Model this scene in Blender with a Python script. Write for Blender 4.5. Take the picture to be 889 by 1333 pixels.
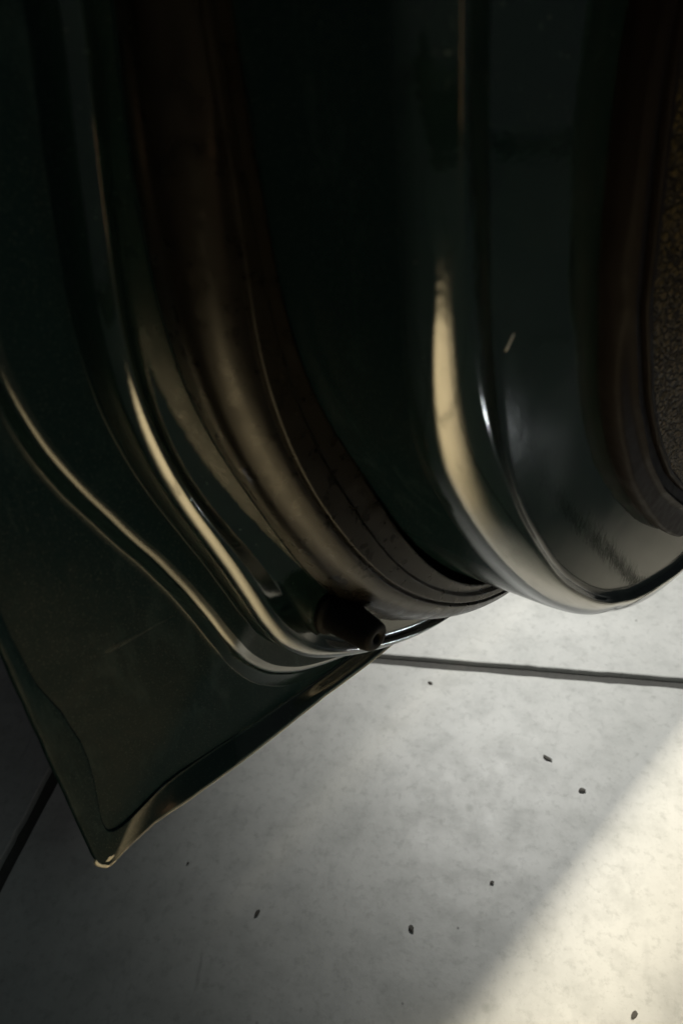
import bpy, bmesh, math, random
import numpy as np
from mathutils import Matrix, Vector, noise

for o in list(bpy.data.objects):
    bpy.data.objects.remove(o, do_unlink=True)
scene = bpy.context.scene
COL = scene.collection
R = math.radians

# ------------------------------------------------------------------ frame of the place
# floor is z = 0; the lower free corner of the open car door hangs 0.28 m above it
H_DIR = Vector((0.74314, 0.66913, 0.0))      # along the door's bottom edge, towards the hinges
N_DIR = Vector((0.66913, -0.74314, 0.0))     # towards the cabin side of the door
CORNER = Vector((-0.11448, 0.16901, 0.280))
CAM_H = 0.28 + 0.30744


def door(u, v, w):
    """door coordinates in millimetres -> world metres"""
    return CORNER + H_DIR * (u * .001) + N_DIR * (w * .001) + Vector((0, 0, v * .001))


# ------------------------------------------------------------------ camera
pitch, roll = R(37.0), R(4.5)
Fw = Vector((0, math.cos(pitch), -math.sin(pitch)))
U0 = Vector((0, math.sin(pitch), math.cos(pitch)))
R0 = Vector((1, 0, 0))
Rt = R0 * math.cos(roll) - U0 * math.sin(roll)
Up = R0 * math.sin(roll) + U0 * math.cos(roll)
cam = bpy.data.cameras.new('camera')
camo = bpy.data.objects.new('camera', cam)
COL.objects.link(camo)
M = Matrix((Rt, Up, -Fw)).transposed().to_4x4()
M.translation = Vector((0, 0, CAM_H))
camo.matrix_world = M
cam.sensor_fit = 'VERTICAL'
cam.sensor_height = 36.0
cam.sensor_width = 24.0
cam.lens = 26.0
cam.clip_start = 0.005
cam.clip_end = 60
cam.dof.use_dof = True
cam.dof.focus_distance = 0.40
cam.dof.aperture_fstop = 11.0
scene.camera = camo

# ------------------------------------------------------------------ light
world = bpy.data.worlds.new('World')
scene.world = world
world.use_nodes = True
bg = world.node_tree.nodes['Background']
bg.inputs[0].default_value = (0.90, 0.95, 1.0, 1)
bg.inputs[1].default_value = 0.013


def aim(o, loc, target):
    o.location = loc
    o.rotation_euler = (Vector(target) - Vector(loc)).to_track_quat('-Z', 'Y').to_euler()


def spot(name, loc, target, watts, color, size_deg, blend, radius):
    l = bpy.data.lights.new(name, 'SPOT')
    l.energy = watts
    l.color = color
    l.spot_size = R(size_deg)
    l.spot_blend = blend
    l.shadow_soft_size = radius
    o = bpy.data.objects.new(name, l)
    COL.objects.link(o)
    aim(o, loc, target)
    return o


# warm ceiling spotlight almost straight above the cabin side of the door
wl = door(470, 0, 130); wl.z = 2.1
wt = door(450, 0, 108); wt.z = 0.0
wo = spot('warm_ceiling_lamp', wl, wt, 310, (1.0, 0.91, 0.73), 25, 0.15, 0.13)
zz = (wl - wt).normalized(); yy = zz.cross(H_DIR).normalized(); xx = yy.cross(zz)
wo.rotation_euler = Matrix((xx, yy, zz)).transposed().to_euler()
wo.scale = (1.0, 0.25, 1.0)                        # oblong beam, long side along the door
# added, unseen warm lamp behind the camera: its pool on the tiles is mirrored in the rounded steps
fo = spot('warm_reflection_fill', (0.05, -0.54, 2.1), (0.06, -0.37, 0.0), 860, (1.0, 0.78, 0.44), 17, 1.0, 0.05)
fo.scale = (1.0, 1.75, 1.0)
# cool white lamp beyond the door, on its outer side, lighting the floor under it
cl = door(570, 0, -180); cl.z = 0.58
spot('white_floor_lamp', cl, (0.33, 0.58, 0.0), 16, (1.0, 0.995, 0.95), 103, 1.0, 0.06)


def area(name, loc, target, sx, sy, watts, color, spread=180):
    l = bpy.data.lights.new(name, 'AREA')
    l.shape = 'RECTANGLE'; l.size = sx; l.size_y = sy; l.energy = watts; l.color = color
    o = bpy.data.objects.new(name, l); COL.objects.link(o)
    l.spread = R(spread)
    aim(o, loc, target)
    return o


# small unseen lamp placed low on the hinge side for white glints, and a dim warm lamp across the room
area('white_glint_lamp', (0.82, 0.26, 0.03), (0.03, 0.21, 0.42), 0.022, 0.022, 0.028, (0.93, 0.98, 1.0), 60)
area('cool_fill_lamp', (0.9, -0.9, 2.3), (0.1, 0.25, 0.3), 0.4, 0.4, 1.7, (0.80, 1.0, 0.96))  # added fill, unseen, lifting the green of the cabin-side faces
area('warm_far_lamp', (1.6, -1.8, 0.16), (0.0, 0.25, 0.40), 0.14, 0.50, 0.36, (1.0, 0.58, 0.27))

scene.view_settings.view_transform = 'Standard'
scene.view_settings.look = 'None'
scene.view_settings.exposure = 0.0
scene.view_settings.gamma = 1.0
scene.view_settings.use_curve_mapping = False
scene.render.engine = 'CYCLES'


# ------------------------------------------------------------------ materials
def mat(name):
    m = bpy.data.materials.new(name)
    m.use_nodes = True
    nt = m.node_tree
    return m, nt, nt.nodes['Principled BSDF'], nt.nodes, nt.links


def tex_noise(nt, scale, detail=4, rough=.55, co=None, dist=0):
    n = nt.nodes.new('ShaderNodeTexNoise')
    n.inputs['Scale'].default_value = scale
    n.inputs['Detail'].default_value = detail
    n.inputs['Roughness'].default_value = rough
    n.inputs['Distortion'].default_value = dist
    if co is not None:
        nt.links.new(co, n.inputs['Vector'])
    return n


def ramp(nt, src, stops):
    r = nt.nodes.new('ShaderNodeValToRGB')
    e = r.color_ramp.elements
    while len(e) < len(stops):
        e.new(0.5)
    for el, (p, c) in zip(e, stops):
        el.position = p
        el.color = (*c, 1) if len(c) == 3 else c
    nt.links.new(src, r.inputs[0])
    return r


def mix(nt, fac, a, b, blend='MIX'):
    n = nt.nodes.new('ShaderNodeMix')
    n.data_type = 'RGBA'
    n.blend_type = blend
    for sock, val in ((n.inputs[0], fac), (n.inputs[6], a), (n.inputs[7], b)):
        if isinstance(val, (int, float)):
            sock.default_value = val
        elif isinstance(val, tuple):
            sock.default_value = (*val, 1)
        else:
            nt.links.new(val, sock)
    return n.outputs[2]


def bump(nt, src, strength, distance, prev=None):
    b = nt.nodes.new('ShaderNodeBump')
    b.inputs['Strength'].default_value = strength
    b.inputs['Distance'].default_value = distance
    nt.links.new(src, b.inputs['Height'])
    if prev is not None:
        nt.links.new(prev, b.inputs['Normal'])
    return b.outputs[0]


def objco(nt):
    t = nt.nodes.new('ShaderNodeTexCoord')
    return t.outputs['Object']


def g3(v):
    return (v, v, v)


def make_paint():
    m, nt, p, N, L = mat('dark_green_paint')
    co = objco(nt)
    dust = tex_noise(nt, 1000, 2, .6, co)
    specks = ramp(nt, dust.outputs[0], [(.675, g3(0)), (.73, g3(1))])
    cloud = tex_noise(nt, 22, 5, .6, co)
    grime = ramp(nt, cloud.outputs[0], [(.38, g3(0)), (.72, g3(1))])
    base = mix(nt, grime.outputs[0], (.007, .020, .0175), (.012, .025, .0220))
    base = mix(nt, specks.outputs[0], base, (.11, .125, .11))
    film = N.new('ShaderNodeAttribute'); film.attribute_name = 'dust_gloss_cut'  # dust on the flange, elsewhere a mask that takes reflections off
    base = mix(nt, film.outputs['Fac'], base, (.0065, .0175, .0215))
    fleck = tex_noise(nt, 1500, 2, .6, co)
    fl = ramp(nt, fleck.outputs[0], [(.58, g3(0)), (.72, g3(1))])
    base = mix(nt, mix(nt, 1.0, film.outputs['Color'], fl.outputs[0], 'MULTIPLY'), base, (.042, .055, .055))
    smap = N.new('ShaderNodeMapping'); smap.inputs['Rotation'].default_value = (0, .5, .8); smap.inputs['Scale'].default_value = (1, 1, .35)
    L.new(co, smap.inputs['Vector'])
    smear = tex_noise(nt, 60, 7, .7, smap.outputs[0], .6)
    sm = ramp(nt, smear.outputs[0], [(.52, g3(0)), (.74, g3(.9))])
    base = mix(nt, mix(nt, 1.0, film.outputs['Color'], sm.outputs[0], 'MULTIPLY'), base, (.024, .042, .046))
    L.new(base, p.inputs['Base Color'])
    rr = ramp(nt, cloud.outputs[0], [(.3, g3(.30)), (.75, g3(.42))])
    L.new(rr.outputs[0], p.inputs['Roughness'])
    p.inputs['Specular IOR Level'].default_value = .0
    p.inputs['Coat Weight'].default_value = 1.0
    p.inputs['Coat IOR'].default_value = 2.5
    cr = ramp(nt, cloud.outputs[0], [(.35, g3(.06)), (.75, g3(.12))])
    streak = tex_noise(nt, 70, 6, .7, co, .8)
    ff = N.new('ShaderNodeMath'); ff.operation = 'MULTIPLY'
    L.new(film.outputs['Fac'], ff.inputs[0])
    L.new(ramp(nt, streak.outputs[0], [(.30, g3(.985)), (.70, g3(1))]).outputs[0], ff.inputs[1])
    L.new(mix(nt, ff.outputs[0], cr.outputs[0], g3(.22)), p.inputs['Coat Roughness'])
    L.new(mix(nt, ff.outputs[0], g3(1), g3(.016)), p.inputs['Coat Weight'])
    peel = tex_noise(nt, 420, 2, .5, co)
    wave = tex_noise(nt, 55, 3, .5, co)
    b1 = bump(nt, wave.outputs[0], .05, .002)
    b2 = bump(nt, peel.outputs[0], .05, .0006, b1)
    L.new(b2, p.inputs['Normal'])
    L.new(b2, p.inputs['Coat Normal'])
    return m


def make_rubber(name, col, rough=.5):
    m, nt, p, N, L = mat(name)
    co = objco(nt)
    n = tex_noise(nt, 160, 4, .6, co)
    c = mix(nt, n.outputs[0], tuple(x * .7 for x in col), tuple(x * 1.3 for x in col))
    L.new(c, p.inputs['Base Color'])
    r = ramp(nt, n.outputs[0], [(.3, g3(rough - .08)), (.7, g3(rough + .12))])
    L.new(r.outputs[0], p.inputs['Roughness'])
    p.inputs['Specular IOR Level'].default_value = .10
    f = tex_noise(nt, 1400, 3, .6, co)
    L.new(bump(nt, f.outputs[0], .12, .0003), p.inputs['Normal'])
    return m


def make_grain():
    m, nt, p, N, L = mat('grained_trim')
    co = objco(nt)
    warp = tex_noise(nt, 260, 3, .6, co)
    vm = nt.nodes.new('ShaderNodeVectorMath'); vm.operation = 'MULTIPLY_ADD'
    L.new(warp.outputs['Color'], vm.inputs[0])
    vm.inputs[1].default_value = (.004, .004, .004)
    L.new(co, vm.inputs[2])
    vo = nt.nodes.new('ShaderNodeTexVoronoi')
    vo.feature = 'DISTANCE_TO_EDGE'
    vo.inputs['Scale'].default_value = 400
    L.new(vm.outputs[0], vo.inputs['Vector'])
    groove = ramp(nt, vo.outputs['Distance'], [(.02, g3(0)), (.22, g3(1))])
    col = mix(nt, groove.outputs[0], (.006, .004, .002), (.082, .060, .022))
    L.new(col, p.inputs['Base Color'])
    p.inputs['Roughness'].default_value = .45
    p.inputs['Specular IOR Level'].default_value = .08
    b = bump(nt, groove.outputs[0], 1.0, .0016)
    fine = tex_noise(nt, 900, 3, .6, co)
    L.new(bump(nt, fine.outputs[0], .2, .0003, b), p.inputs['Normal'])
    return m


def make_tile(seed):
    m, nt, p, N, L = mat('grey_porcelain_tile')
    tc = objco(nt)
    mp = N.new('ShaderNodeMapping')
    mp.inputs['Location'].default_value = (seed * 3.7, seed * 1.9, 0)
    L.new(tc, mp.inputs['Vector'])
    co = mp.outputs[0]
    big = tex_noise(nt, 9, 6, .62, co, .15)
    mid = tex_noise(nt, 34, 7, .68, co, .1)
    base = mix(nt, ramp(nt, big.outputs[0], [(.33, g3(0)), (.68, g3(1))]).outputs[0], (.53, .532, .51), (.64, .638, .615))
    base = mix(nt, ramp(nt, mid.outputs[0], [(.46, g3(0)), (.74, g3(.5))]).outputs[0], base, (.36, .365, .35))
    # shoe scuffs and dried drops
    smear = N.new('ShaderNodeMapping')
    smear.inputs['Rotation'].default_value = (0, 0, .7)
    smear.inputs['Scale'].default_value = (1, .32, 1)
    L.new(co, smear.inputs['Vector'])
    sc = tex_noise(nt, 46, 3, .5, smear.outputs[0], .5)
    gate = tex_noise(nt, 7, 2, .5, co)
    scf = ramp(nt, sc.outputs[0], [(.66, g3(0)), (.76, g3(.55))])
    gt = ramp(nt, gate.outputs[0], [(.45, g3(0)), (.62, g3(1))])
    fac = mix(nt, 1.0, scf.outputs[0], gt.outputs[0], 'MULTIPLY')
    base = mix(nt, fac, base, (.19, .19, .18))
    drops = N.new('ShaderNodeTexVoronoi')
    drops.inputs['Scale'].default_value = 26
    L.new(co, drops.inputs['Vector'])
    df = ramp(nt, drops.outputs['Distance'], [(.05, g3(.45)), (.13, g3(0))])
    dg = mix(nt, 1.0, df.outputs[0], ramp(nt, drops.outputs['Color'], [(.62, g3(0)), (.66, g3(1))]).outputs[0], 'MULTIPLY')
    base = mix(nt, dg, base, (.16, .165, .14))
    blot = tex_noise(nt, 120, 5, .7, co)
    base = mix(nt, ramp(nt, blot.outputs[0], [(.52, g3(0)), (.70, g3(.42))]).outputs[0], base, (.30, .305, .285))
    pore = tex_noise(nt, 420, 4, .75, co)
    base = mix(nt, ramp(nt, pore.outputs[0], [(.60, g3(0)), (.72, g3(.40))]).outputs[0], base, (.24, .24, .22))
    speck = N.new('ShaderNodeTexVoronoi'); speck.inputs['Scale'].default_value = 75
    L.new(co, speck.inputs['Vector'])
    sf = ramp(nt, speck.outputs['Distance'], [(.05, g3(.8)), (.11, g3(0))])
    sg = mix(nt, 1.0, sf.outputs[0], ramp(nt, speck.outputs['Color'], [(.80, g3(0)), (.84, g3(1))]).outputs[0], 'MULTIPLY')
    base = mix(nt, sg, base, (.10, .10, .09))
    L.new(base, p.inputs['Base Color'])
    rr = ramp(nt, mid.outputs[0], [(.3, g3(.42)), (.8, g3(.62))])
    L.new(rr.outputs[0], p.inputs['Roughness'])
    f = tex_noise(nt, 240, 4, .6, co)
    b = bump(nt, f.outputs[0], .15, .0008)
    L.new(bump(nt, mid.outputs[0], .12, .002, b), p.inputs['Normal'])
    return m


def make_plain(name, c0, c1, scale, rough, bs=.4, bd=.001):
    m, nt, p, N, L = mat(name)
    co = objco(nt)
    n = tex_noise(nt, scale, 5, .65, co)
    L.new(mix(nt, n.outputs[0], c0, c1), p.inputs['Base Color'])
    p.inputs['Roughness'].default_value = rough
    L.new(bump(nt, n.outputs[0], bs, bd), p.inputs['Normal'])
    return m


M_PAINT = make_paint()
M_RUB = make_rubber('black_rubber', (.010, .010, .010), .6)
M_SEAL = make_rubber('dark_brown_seal', (.007, .005, .005), .55)
M_STRIP = make_rubber('weatherstrip_rubber', (.009, .0075, .0055), .30)
M_STRIP.node_tree.nodes['Principled BSDF'].inputs['Specular IOR Level'].default_value = .36
M_GRAIN = make_grain()
M_GROUT = make_plain('dark_grout', (.05, .05, .047), (.10, .098, .09), 220, .9)
M_CHIP = make_plain('dark_dirt', (.05, .048, .043), (.14, .13, .115), 600, .85)
M_BARE_LIT = make_plain('worn_metal_and_edge_light', (.50, .47, .40), (.80, .76, .66), 900, .35)  # worn metal, and the pale colour of the floor-lit edge line
M_BARE_LIT.node_tree.nodes['Principled BSDF'].inputs['Metallic'].default_value = .15


# ------------------------------------------------------------------ helpers
def link_mesh(name, verts, faces, m, parent=None, smooth=True, loc=None):
    me = bpy.data.meshes.new(name)
    me.from_pydata([tuple(v) for v in verts], [], faces)
    me.validate()
    bm = bmesh.new()
    bm.from_mesh(me)
    bmesh.ops.recalc_face_normals(bm, faces=bm.faces)
    bm.to_mesh(me)
    bm.free()
    me.materials.append(m)
    if smooth:
        for p in me.polygons:
            p.use_smooth = True
    o = bpy.data.objects.new(name, me)
    COL.objects.link(o)
    if parent is not None:
        o.parent = parent
    if loc is not None:
        o.location = loc
    return o


def tag(o, label=None, cat=None, group=None, kind=None):
    if label: o['label'] = label
    if cat: o['category'] = cat
    if group: o['group'] = group
    if kind: o['kind'] = kind
    return o


# ------------------------------------------------------------------ the floor: grout bed and tiles
G_AZ = R(102.0)                                    # direction of the long joint
TD = Vector((math.sin(G_AZ), math.cos(G_AZ), 0))   # along the joint
TP = Vector((-TD.y, TD.x, 0))                      # across it, away from the camera
J1 = Vector((.175, .490, 0))                       # a point on that joint
J2 = Vector((-.293, .367, 0))                      # a point on the joint across it
CROSS = J1 + TD * ((J2 - J1).dot(TD))
TILE, GAP = 0.70, 0.013
bed = [(-3, -3, -.006), (3, -3, -.006), (3, 3, -.006), (-3, 3, -.006),
       (-3, -3, -.08), (3, -3, -.08), (3, 3, -.08), (-3, 3, -.08)]
floor = link_mesh('floor', bed, [(0, 1, 2, 3), (7, 6, 5, 4), (0, 4, 5, 1), (1, 5, 6, 2), (2, 6, 7, 3), (3, 7, 4, 0)], M_GROUT, smooth=False)
tag(floor, kind='structure')
hs = (TILE - GAP) / 2


def tile_mesh(seed):
    # slightly uneven sawn edges with a worn arris
    rnd = random.Random(seed)
    n = 90
    ring = []
    for side in range(4):
        for q in range(n):
            t = -1 + 2 * q / n
            p = {0: (t, -1), 1: (1, t), 2: (-t, 1), 3: (-1, -t)}[side]
            ring.append(Vector((p[0] * hs, p[1] * hs, 0)))
    verts, faces = [], []
    m = len(ring)
    for inset, z in ((.0016, 0.0), (.0005, -.0006), (0.0, -.0022), (0.0, -.009)):
        for q, p in enumerate(ring):
            j = noise.noise(p * 60 + Vector((seed * 5.1, 0, 0))) * .0009 + max(0, noise.noise(p * 210 + Vector((0, seed * 3.3, 0))) - .35) * .004
            k_ = 1 - (inset + max(j, -.0006)) / hs
            verts.append(Vector((p.x * k_, p.y * k_, z)))
    for r_ in range(3):
        for q in range(m):
            faces.append((r_ * m + q, r_ * m + (q + 1) % m, (r_ + 1) * m + (q + 1) % m, (r_ + 1) * m + q))
    faces.append(tuple(range(m)))
    me = bpy.data.meshes.new('tile')
    me.from_pydata(verts, [], faces)
    b2 = bmesh.new(); b2.from_mesh(me); bmesh.ops.recalc_face_normals(b2, faces=b2.faces); b2.to_mesh(me); b2.free()
    return me


tile_meshes = [tile_mesh(q) for q in range(3)]
tile_mats = [make_tile(k) for k in range(3)]
rz = math.atan2(TD.y, TD.x)
k = 0
for i in range(-3, 4):
    for j in range(-3, 3):
        q = (i * 2 + j) % 3
        me = tile_meshes[q]
        if not me.materials: me.materials.append(tile_mats[q])
        o = bpy.data.objects.new('tile', me)
        COL.objects.link(o)
        o.parent = floor
        c = CROSS + TD * (TILE * (i + .5)) + TP * (TILE * (j + .5))
        o.location = (c.x, c.y, 0.0003 * ((i * 7 + j * 3) % 4))
        o.rotation_euler = (0, 0, rz)
        k += 1

# ------------------------------------------------------------------ the car door
# Stations run down the free (latch) edge, round the lower corner and along the bottom edge;
# r is the distance from the door's middle, w the height above the outer skin (millimetres).
UC = VC = 240.0
ARC = 250.0
ST = [-720, -200, -120, -60, -40, -20, 0, 15, 30, 45, 60, 75, 90, 105, 120, 135, 150, 165, 180, 195, 210, 225, 240, 250, 255, 260, 270, 285, 300, 325, 350, 400, 500, 850]
HEM = {
'HO':[(-720,236.8),(-250,236.8),(-120,236.8),(-60,236.3),(-40,236.2),(-30,236.0),(-20,235.9),(-10,235.8),(0,235.7),(10,236.1),(20,238.2),(30,241.3),(40,245.4),(50,250.7),(60,257.3),(70,265.1),(80,274.3),(90,285.2),(100,298.4),(105,305.8),(110,314.1),(114,321.2),(117,326.9),(119,330.8),(121,334.9),(122,336.7),(123,338.3),(124,339.3),(125,339.8),(126,340.1),(127,337.6),(128,332.3),(129,328.6),(130,325.1),(132,318.3),(135,312.2),(140,304.9),(145,298.9),(150,293.5),(160,282.6),(170,272.8),(180,264.8),(190,259.4),(200,254.8),(210,250.5),(220,247.2),(230,245.0),(240,243.7),(250,243.4),(260,243.4),(300,243.4),(350,243.4),(450,243.4),(850,243.4)],
'HI':[(-720,226.3),(-250,226.3),(-120,226.4),(-60,228.8),(-40,229.7),(-30,230.4),(-20,231.1),(-10,231.7),(0,232.5),(10,233.9),(20,235.8),(30,238.2),(40,241.6),(50,246.1),(60,251.8),(70,258.6),(80,266.3),(90,272.2),(100,281.9),(105,288.8),(110,297.8),(114,306.6),(117,313.7),(119,318.1),(121,321.5),(122,322.4),(123,322.4),(124,321.5),(125,319.8),(126,317.2),(127,314.2),(128,310.9),(129,307.7),(130,304.8),(132,300.2),(135,295.5),(140,289.5),(145,284.3),(150,279.5),(160,270.9),(170,263.6),(180,257.4),(190,251.8),(200,246.5),(210,242.3),(220,239.1),(230,236.8),(240,235.6),(250,235.3),(260,235.3),(300,235.3),(350,235.3),(450,235.3),(850,235.3)],
}
FEAT = {
'A0':(4.5,[202.8,202.8,202.9,205.8,207.3,209.0,211.4,213.1,214.1,213.6,212.5,212.7,215.2,221.0,230.4,241.4,250.6,254.9,253.4,247.2,240.8,236.3,234.0,233.5,233.4,233.3,233.3,233.3,233.3,233.3,233.3,233.3,233.3,233.3]),
'A':(9.5,[201.3,201.3,201.4,204.3,205.8,207.5,209.8,211.1,210.6,209.1,207.8,207.9,210.4,216.1,225.0,234.2,240.7,243.0,242.5,241.2,238.8,235.3,233.0,232.5,232.4,232.3,232.3,232.3,232.3,232.3,232.3,232.3,232.3,232.3]),
'A1':(10.5,[195.5,195.5,195.6,199.0,200.7,202.8,205.4,206.8,206.5,205.1,203.8,203.6,205.7,211.0,219.3,228.5,235.4,238.4,238.6,238.1,236.6,233.7,231.5,231.0,230.9,230.8,230.8,230.8,230.8,230.8,230.8,230.8,230.8,230.8]),
'B':(26,[166.3,166.3,168.4,174.5,177.8,180.8,183.4,185.2,186.9,188.2,189.5,191.4,194.9,201.0,209.4,217.6,222.4,224.3,226.0,227.9,229.7,230.4,229.4,229.0,228.9,228.8,228.8,228.8,228.8,228.8,228.8,228.8,228.8,228.8]),
'B1':(26.5,[164.5,164.5,166.5,172.5,175.5,178.3,180.9,182.7,184.2,185.2,186.0,187.5,190.6,196.2,204.1,212.4,218.0,220.6,222.5,224.7,226.9,228.2,227.8,227.3,227.3,227.2,227.2,227.2,227.2,227.2,227.2,227.2,227.2,227.2]),
'B2':(22,[158.6,158.6,160.7,166.7,169.8,172.9,175.8,177.9,180.0,181.5,182.6,183.4,184.8,187.9,193.9,202.8,212.0,218.0,220.8,223.1,225.2,226.4,226.1,225.7,225.7,225.6,225.6,225.6,225.6,225.6,225.6,225.6,225.6,225.6]),
'C0':(22,[155.6,155.6,157.7,163.6,166.3,168.0,168.5,168.6,168.8,169.0,169.4,170.5,172.8,176.6,181.7,187.8,194.8,202.2,209.2,214.1,216.5,218.0,219.5,220.4,220.8,221.1,221.6,222.0,222.0,222.0,222.0,222.0,222.0,222.0]),
'C':(46,[156.6,156.6,158.3,163.3,165.4,167.0,167.5,167.6,167.8,168.0,168.4,169.4,171.1,173.7,177.2,181.6,186.8,192.2,197.9,203.7,209.6,215.0,219.3,221.1,221.7,222.2,222.9,223.8,224.7,225.7,226.0,226.0,226.0,226.0]),
'D1':(46,[151.6,151.6,153.4,155.9,155.4,154.8,154.7,155.1,155.7,156.4,157.4,158.7,160.6,163.1,166.5,170.7,175.7,181.0,186.7,192.9,199.3,205.1,209.5,211.7,212.7,213.5,215.1,217.1,218.9,220.5,221.0,221.0,221.0,221.0]),
'D2':(45,[147.6,147.6,149.4,151.0,150.3,149.1,147.4,146.5,146.1,146.4,147.0,147.9,149.5,152.0,155.8,160.7,166.5,172.7,179.3,186.3,193.3,199.2,203.7,206.2,207.4,208.5,210.5,213.0,214.8,216.5,217.0,217.0,217.0,217.0]),
'D3':(46,[144.6,144.6,145.7,145.1,144.3,143.1,141.4,140.2,139.3,138.6,138.1,137.9,138.6,140.6,144.1,148.9,154.9,162.0,170.0,178.6,187.1,194.3,199.8,202.8,204.1,205.3,207.4,210.0,211.8,213.5,214.0,214.0,214.0,214.0]),
'E':(103,[144.1,144.1,143.7,142.6,141.8,140.6,138.9,137.7,136.8,136.1,135.6,135.2,135.4,136.3,138.0,140.6,144.2,148.9,154.8,162.1,170.8,180.9,191.8,198.9,202.4,205.7,211.8,219.4,225.2,231.5,234.7,236.5,237.0,237.0]),
'E1':(103.5,[140.1,140.1,139.7,138.4,137.6,136.1,133.1,130.8,129.0,127.9,127.3,126.9,127.3,128.6,130.6,133.4,137.2,142.5,148.8,155.6,163.6,173.2,183.6,190.4,193.7,196.7,202.0,208.2,213.4,220.6,224.1,228.3,229.0,229.0]),
'F':(98,[129.2,129.2,128.1,124.3,122.6,120.5,118.3,117.1,116.8,117.3,118.6,120.4,122.1,124.2,126.8,130.0,134.1,139.3,145.4,152.3,160.7,170.3,180.9,187.9,191.1,194.2,199.5,205.7,210.9,218.1,221.6,225.8,226.0,226.0]),
'G0':(105,[70.6,70.6,70.8,71.6,72.1,70.9,68.4,67.7,67.4,67.2,67.6,68.6,70.2,72.7,75.9,79.1,82.8,87.7,93.1,99.7,108.2,117.0,127.8,136.8,141.7,146.9,157.1,170.0,180.6,189.2,195.9,205.0,205.0,205.0]),
'G1':(109,[67.6,67.6,67.8,68.6,69.1,67.9,64.8,63.8,63.5,63.8,64.2,64.5,65.3,66.7,68.8,71.7,75.1,78.6,83.0,88.9,96.5,104.5,114.1,122.1,126.5,130.9,139.6,151.2,161.0,177.3,192.7,199.0,199.0,199.0]),
'G2':(110,[62.6,62.6,62.8,63.6,62.7,59.7,56.4,55.6,55.4,55.8,56.6,57.5,58.2,59.3,61.1,63.5,66.8,71.1,75.5,80.7,87.4,95.2,104.6,112.7,117.4,122.1,131.1,142.5,153.8,172.2,187.7,190.0,190.0,190.0]),
}


def uv(s, r):
    if s <= 0:
        return UC - r, VC - s
    if s >= ARC:
        return UC + s - ARC, VC - r
    t = s / ARC * math.pi / 2
    return UC - r * math.cos(t), VC - r * math.sin(t)


def pw(s, r, w):
    u, v = uv(s, r)
    return door(u, v, w)


def hermite(xs, ys, x):
    xs = np.asarray(xs, float); ys = np.asarray(ys, float)
    d = np.diff(ys) / np.diff(xs)
    m = np.zeros_like(ys)
    m[1:-1] = np.where(d[1:] * d[:-1] <= 0, 0, 2 * d[1:] * d[:-1] / (d[1:] + d[:-1] + 1e-12))
    i = np.clip(np.searchsorted(xs, x) - 1, 0, len(xs) - 2)
    h = xs[i + 1] - xs[i]
    t = (x - xs[i]) / h
    return ((2*t**3 - 3*t**2 + 1) * ys[i] + (t**3 - 2*t**2 + t) * h * m[i]
            + (-2*t**3 + 3*t**2) * ys[i + 1] + (t**3 - t**2) * h * m[i + 1])


SS = np.concatenate([np.arange(-720, -200, 40.), np.arange(-200, -60, 8.), np.arange(-60, 110, 2.5),
                     np.arange(110, 140, 1.), np.arange(140, 400, 2.5), np.arange(400, 851, 25.)])
FR = {k: hermite(ST, r, SS) for k, (w, r) in FEAT.items()}
FWW = {k: w for k, (w, r) in FEAT.items()}
HO = np.interp(SS, [a for a, b in HEM['HO']], [b for a, b in HEM['HO']])
HI = np.interp(SS, [a for a, b in HEM['HI']], [b for a, b in HEM['HI']])


def fillet(poly, n=8):
    """poly: (r, w, setback before, setback after) -> list of (r, w); always the same count"""
    out = [poly[0][:2]]
    for a, b, c in zip(poly, poly[1:], poly[2:]):
        pa, pb, pc = (np.array(x[:2], float) for x in (a, b, c))
        la, lc = np.linalg.norm(pa - pb), np.linalg.norm(pc - pb)
        sa = min(b[2], .47 * la); sc = min(b[3], .47 * lc)
        p0 = pb + (pa - pb) * (sa / max(la, 1e-6)); p2 = pb + (pc - pb) * (sc / max(lc, 1e-6))
        for k in range(n + 1):
            t = k / n
            out.append(tuple((1-t)**2 * p0 + 2*t*(1-t) * pb + t*t * p2))
    out.append(poly[-1][:2])
    return out


def sweep(name, prof, m, parent, n=8):
    """prof(i) -> polygon at station i"""
    verts, faces, cols = [], [], None
    for i, s in enumerate(SS):
        row = fillet(prof(i), n)
        cols = len(row)
        verts += [pw(s, r, w) for r, w in row]
    for i in range(len(SS) - 1):
        for j in range(cols - 1):
            a = i * cols + j
            faces.append((a, a + 1, a + cols + 1, a + cols))
    return link_mesh(name, verts, faces, m, parent)


def smooth01(x, a, b):
    t = min(max((x - a) / (b - a), 0), 1)
    return t * t * (3 - 2 * t)


door_root = bpy.data.objects.new('car_door', None)
COL.objects.link(door_root)
door_root.empty_display_size = .05
tag(door_root, 'open dark green car door, its stepped inner panel hanging above the tiles', 'car door')


A0W = .06 * np.clip(HI - FR['A0'], 0, 95) - .3     # the flange leans in towards the first step
OFFS = {'A0': 0.5, 'A': 6.5, 'A1': 8.0}


def f(k, i):
    return FR[k][i], (A0W[i] + OFFS[k] if k in OFFS else FWW[k])


LIP = [5.0 * smooth01(s, 122, 140) for s in SS]


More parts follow.
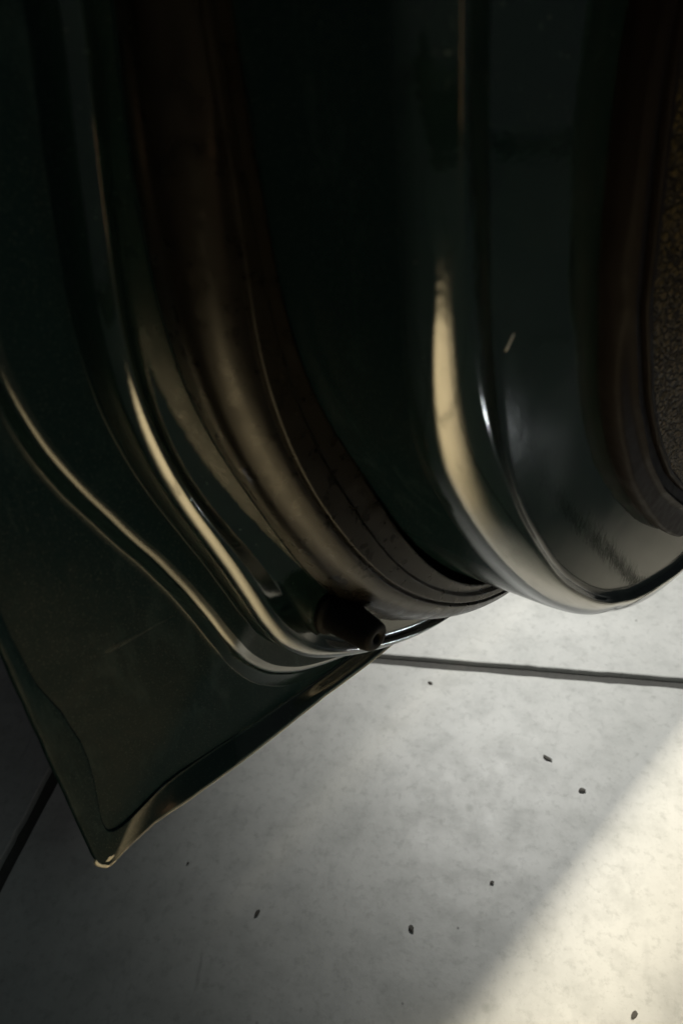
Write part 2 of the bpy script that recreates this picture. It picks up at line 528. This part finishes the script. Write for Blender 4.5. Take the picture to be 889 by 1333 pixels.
def prof_panel(i):
    P = [(HI[i] + 4, -1.0, 0, 0), (HI[i] - 1.0, -.8, 1, 1)]
    def add(k, sa, sb, dr=0, w=None):
        r, w0 = f(k, i)
        P.append((r + dr, w0 if w is None else w, sa, sb))
    add('A0', 2, 1.2)
    add('A', 2, 2, 1.0, A0W[i] + 5.0)
    add('A', 1.5, 2, -.4, A0W[i] + 6.8)
    add('A1', 1.5, 1, 0, A0W[i] + 7.2)
    rb = f('B', i)[0]; ra = f('A1', i)[0]
    P.append((rb + min(3.4, .3 * (ra - rb)), A0W[i] + 7.4, .6, .8))
    add('B', 5, 4, 2.2, 22.6)
    add('B', 3, 3, -.4, 25.2)
    add('B1', 2.5, 2.5, 0, 26.2)
    add('B2', 1.5, 2)
    add('C0', 1.0, 1.5)
    add('D3', .6, .8, 0, 23.0)
    we = smooth01(SS[i], -30, 70)
    add('E', 8, 8, 2.5 + 3.5 * we, 96.5 - 3.0 * we)
    add('E', 6, 5, -2 + 2 * we, 101.2 - 2 * we)
    add('E1', 5, 1.6, .6, 102.8)
    add('F', 2.5, 4)
    r, w0 = f('G0', i)
    P.append((r - 8, 98 - 1.0 * smooth01(SS[i], 60, 200), 0, 0))
    return P


def prof_strip(i):
    r0, r3 = FR['C0'][i], FR['D3'][i]
    P = [(r0 - 1.5, 20.5, 0, 0)]
    def add(k, sa, sb, dr, w):
        P.append((FR[k][i] + dr, w, sa, sb))
    P.append((r0 - .2, 24.0, 2, 3))
    add('C', 8, 6, 3.0, 37.5)
    add('C', 5, 5, -2.5, 43.5)
    add('C', 4, 5, -7.5, 45.8)
    add('D1', .6, .4, 1.0, 46.2)
    add('D1', .4, .4, 0, 44.6)
    add('D1', .4, .6, -1.0, 46.2)
    add('D2', .6, .5, 1.2, 46.3)
    add('D2', .4, .4, 0, 44.4)
    add('D3', 1.5, 1.5, 1.2, 45.2)
    P.append((r3 + .7, 24, 0, 0))
    return P


strip = sweep('weatherstrip', prof_strip, M_STRIP, door_root)
tag(strip, 'dull brown rubber weatherstrip with two fine grooves')
panel = sweep('inner_panel', prof_panel, M_PAINT, door_root)
cols = len(panel.data.vertices) // len(SS)
att = panel.data.attributes.new('dust_gloss_cut', 'FLOAT', 'POINT')
film = np.zeros((len(SS), cols), dtype=np.float32)
film[:, :14] = 1.0                       # dust on the flange; here and between the first steps reflections are cut
film[:, 14:23] = np.linspace(1, 0, 9)
for i, s in enumerate(SS):
    film[i, 20:38] = max(film[i, 20], .62 * (1 - smooth01(s, 85, 125)))  # gloss taken off the first crest higher up so its reflected band fades
film[:, 38:54] = .93
film[:, 54:58] = np.linspace(.93, 0, 4)
for i, s in enumerate(SS):                # reflections taken off the deep wall behind the weatherstrip to keep it dark
    g_ = .95 - .6 * smooth01(s, 140, 200)
    film[i, 96:109] = g_
    film[i, 109:114] = np.linspace(g_, 0, 5)
att.data.foreach_set('value', film.ravel())


def prof_hem(i):
    L = LIP[i]
    ho, hi = HO[i], HI[i]
    wi = .2 * (1 - smooth01(SS[i], 128, 145)) - .5 * smooth01(SS[i], 128, 145)
    return [(hi - 6, -3.4, 0, 0), (ho - 2.0, -3.2 + L * .6, 2, 2), (ho, -1.2 + L, 1.2, 1.2), (ho - .8, .9 + L, 1.0, 1.0),
            (ho - 3.0, 1.0 + L * .82, 2, 2), (hi + 1.5, wi + .15, 3, .5), (hi, wi, .5, .4), (hi - .3, -1.4, 0, 0)]


hem = sweep('hem_flange', prof_hem, M_PAINT, door_root, 4)
hatt = hem.data.attributes.new('dust_gloss_cut', 'FLOAT', 'POINT')
hf = np.ones((len(SS), len(hem.data.vertices) // len(SS)), dtype=np.float32)  # hem reflections cut, save on its lip and fold
hf[SS > 126, 14:30] = .8
hf[SS > 150, 14:30] = .15
hf[SS > 126, 6:13] = 0.0                  # gloss left on the bottom fold so it catches the floor light
hatt.data.foreach_set('value', hf.ravel())


# outer skin: a gently crowned sheet closing the far side of the door
def crowned(name, edge, w_edge, w_mid, m, n=10, sgn=1):
    verts, faces = [], []
    cols = n + 1
    for i, s in enumerate(SS):
        for j in range(cols):
            t = j / n
            verts.append(pw(s, edge[i] * (1 - t), w_edge + (w_mid - w_edge) * math.sin(t * math.pi / 2)))
    for i in range(len(SS) - 1):
        for j in range(n):
            a = i * cols + j
            faces.append((a, a + 1, a + cols + 1, a + cols))
    b = len(verts)
    for (u, v) in ((UC, VC), (UC + 600, VC), (UC + 600, VC + 720), (UC, VC + 720)):
        verts.append(door(u, v, w_mid))
    faces.append((b, b + 1, b + 2, b + 3))
    return verts, faces


v_, f_ = crowned('outer_skin', HO - 2.0, -3.6, -26, M_PAINT)
link_mesh('outer_skin', v_, f_, M_PAINT, door_root)


# rubber and plastic edge round the trim
def prof_seal(i):
    g0, g1, g2 = FR['G0'][i], FR['G1'][i], FR['G2'][i]
    return [(g0 - 9, 88, 0, 0), (g0 - 2.5, 94, 2, 2), (g0, 102, 2, 2), (g0 - .6, 105.5, 2, 2), (g1 + 2.2, 107.2, 1.5, 1.2),
            (g1, 109.6, .9, .9), (g1 - 1.6, 108.2, 1, 1), (g2 + 1.2, 107.2, 1, 1), (g2 - 3, 106, 0, 0)]


sweep('trim_border', prof_seal, M_SEAL, door_root, 5)

G2R = FR['G2']
v_, f_ = crowned('trim_panel', G2R, 109.5, 115.5, M_GRAIN, 14)
trim = link_mesh('trim_panel', v_, f_, M_GRAIN, door_root)


def prof_edge(i):
    g2 = FR['G2'][i]
    return [(g2 + .9, 106.2, 0, 0), (g2 + .9, 109.3, 1, 1), (g2 - .6, 110.0, .8, .8), (g2 - 2, 109.6, 0, 0)]


sweep('trim_edge', prof_edge, M_SEAL, trim, 4)

def flange_w(u, v):
    a, b = UC - u, VC - v
    s, r = math.degrees(math.atan2(b, a)) / 90 * ARC, math.hypot(a, b)
    hi = float(np.interp(s, SS, HI)); a0 = float(np.interp(s, SS, FR['A0'])); aw = float(np.interp(s, SS, A0W))
    return -.8 + (aw + .8) * (hi - 1 - r) / max(hi - 1 - a0, .1)


# overlap seam pressed across the flange
verts, faces = [], []
nseg = 30
for k in range(nseg + 1):
    t = k / nseg
    u = 30 + 42 * t
    v = 108.6 - .6 * t + .4 * math.sin(t * 4)
    e = math.sin(math.pi * min(1, t * 3 + .1) / 2) * (1 if t < .93 else max(.1, (1 - t) / .07))
    for dv, dw in ((4.6, -.3), (2.0, .2), (.4, .42), (-1.0, .25), (-3.4, -.3)):
        verts.append(door(u, v + dv, flange_w(u, v + dv) + dw * e + .1))
for k in range(nseg):
    for j in range(4):
        a = k * 5 + j
        faces.append((a, a + 1, a + 6, a + 5))
seam = link_mesh('overlap_seam', verts, faces, M_PAINT, door_root)
satt = seam.data.attributes.new('dust_gloss_cut', 'FLOAT', 'POINT')
satt.data.foreach_set('value', np.full(len(seam.data.vertices), .97, dtype=np.float32))


# rubber drain plug standing out of the lower step
def lathe(name, prof, origin, axis, m, parent, seg=40, wob=0.0):
    ax = axis.normalized()
    e1 = ax.cross(Vector((0, 0, 1))).normalized()
    e2 = ax.cross(e1)
    verts, faces = [], []
    for j, (h, r) in enumerate(prof):
        for k in range(seg):
            a = 2 * math.pi * k / seg
            rr = r * (1 + wob * noise.noise(Vector((math.cos(a) * 1.5, math.sin(a) * 1.5, h * .08))))
            verts.append(origin + ax * (h * .001) + (e1 * math.cos(a) + e2 * math.sin(a)) * (rr * .001))
    n = len(prof)
    for j in range(n - 1):
        for k in range(seg):
            faces.append((j*seg + k, j*seg + (k+1) % seg, (j+1)*seg + (k+1) % seg, (j+1)*seg + k))
    return link_mesh(name, verts, faces, m, parent)


PLUG = door(124, 76, 21)
ax = (N_DIR + Vector((0, 0, .02)) + H_DIR * .02)
plug = lathe('drain_plug', [(-3, 10.0), (0, 10.9), (1.8, 11.5), (3.0, 11.0), (3.6, 9.6), (5.0, 9.0), (8, 8.8), (13, 8.4), (18, 8.0), (22, 7.6),
                            (25.0, 7.2), (26.8, 6.7), (27.8, 5.8), (28.1, 4.6), (27.9, 2.9), (27.3, 2.2), (22, 1.9), (15, .2)],
             PLUG, ax, M_RUB, door_root, 40, .03)
tag(plug, 'black rubber plug with a small hole in its nose')

# pale bottom edge line: floor light put into its colour, wear at the corner
verts, faces = [], []
idx = [i for i, s in enumerate(SS) if 122 <= s <= 226]
for i in idx:
    s = SS[i]
    wd = .6 + .6 * (1 - smooth01(s, 124, 130)) + .25 * noise.noise(Vector((s * .9, 0, 0)))
    c_r, c_w = HO[i] + .35, .35 + LIP[i]
    for a in range(6):
        an = math.pi * 2 * a / 6
        verts.append(pw(s, c_r - wd * .5 + math.cos(an) * wd, c_w - .1 + math.sin(an) * .6))
for k in range(len(idx) - 1):
    for a in range(6):
        faces.append((k * 6 + a, k * 6 + (a + 1) % 6, (k + 1) * 6 + (a + 1) % 6, (k + 1) * 6 + a))
be = link_mesh('edge_light_line', verts, faces, M_BARE_LIT, hem)

# bead of worn, rubbed-through metal on the very corner of the hem
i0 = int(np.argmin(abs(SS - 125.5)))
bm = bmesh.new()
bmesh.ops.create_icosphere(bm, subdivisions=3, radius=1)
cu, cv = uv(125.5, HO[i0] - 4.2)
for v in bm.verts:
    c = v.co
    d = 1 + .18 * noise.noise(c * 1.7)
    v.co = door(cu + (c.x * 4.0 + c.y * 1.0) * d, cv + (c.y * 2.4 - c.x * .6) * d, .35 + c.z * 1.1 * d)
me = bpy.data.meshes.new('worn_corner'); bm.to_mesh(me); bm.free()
me.materials.append(M_BARE_LIT)
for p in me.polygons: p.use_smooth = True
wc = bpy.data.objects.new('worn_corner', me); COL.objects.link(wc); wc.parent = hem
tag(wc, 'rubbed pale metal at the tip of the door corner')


# ------------------------------------------------------------------ crumbs of dirt on the tile
def crumb(x, y, size, stretch, rot, seed, label):
    bm = bmesh.new()
    bmesh.ops.create_icosphere(bm, subdivisions=2, radius=1)
    rnd = Vector((seed * 3.1, seed * 1.7, seed))
    for v in bm.verts:
        c = v.co.copy()
        d = 1 + .45 * noise.noise(c * 1.3 + rnd)
        v.co = Vector((c.x * size * stretch, c.y * size, max(c.z, -.5) * size * .45)) * d
    me = bpy.data.meshes.new('dirt_crumb'); bm.to_mesh(me); bm.free()
    me.materials.append(M_CHIP)
    o = bpy.data.objects.new('dirt_crumb', me)
    COL.objects.link(o)
    o.location = (x, y, .0012 + size * .2)
    o.rotation_euler = (0, 0, rot)
    tag(o, label, 'dirt crumb', 'dirt crumbs on the tiles')
    return o


crumb(.0275, .2532, 0.0019, 1.49, 1.75, 1, 'blackest dirt crumb, alone low in the middle of the grey tile')
crumb(.1664, .3884, 0.0019, 2.12, -.75, 2, 'long dark scrap of dirt nearer the grout line than the others')
crumb(.1871, .3545, 0.0020, 1.42, -.3, 3, 'dark crumb beside the edge of the warm light')
crumb(.1712, .1868, 0.0016, 2.12, .7, 4, 'thin dark crumb lying in the warm patch of light')
crumb(-.1480, .3173, 0.0009, 1.14, .2, 5, 'tiny dark speck in the shade just below the door edge')
crumb(-.0892, .2732, .0016, 1.8, 1.1, 6, 'small brownish fleck on the darker left half of the middle tile')
crumb(.0750, .4836, .0016, 1.6, -.6, 7, 'faint small fleck just in front of the grout line')
crumb(.0944, .2825, .0013, 1.3, .4, 8, 'pinhead speck of dirt below the middle of the grey tile')


# pale stone chip in the paint of the recessed inner face
CU, CV = 131.0, 221.0
pts = [(-2.6, -1.0), (-1.4, -1.1), (.6, .1), (2.4, 1.2), (2.6, 1.7), (1.2, 1.5), (-.8, .4), (-2.4, -.3)]
vv = [door(CU + a * .62, CV + b * .9 + a * .3, 98.35) for a, b in pts] + [door(CU + a * .7, CV + b * 1.05 + a * .3, 97.6) for a, b in pts]
ff_ = [tuple(range(8))] + [(q, (q + 1) % 8, 8 + (q + 1) % 8, 8 + q) for q in range(8)]
chip = link_mesh('paint_chip', vv, ff_, M_BARE_LIT, panel, smooth=False)
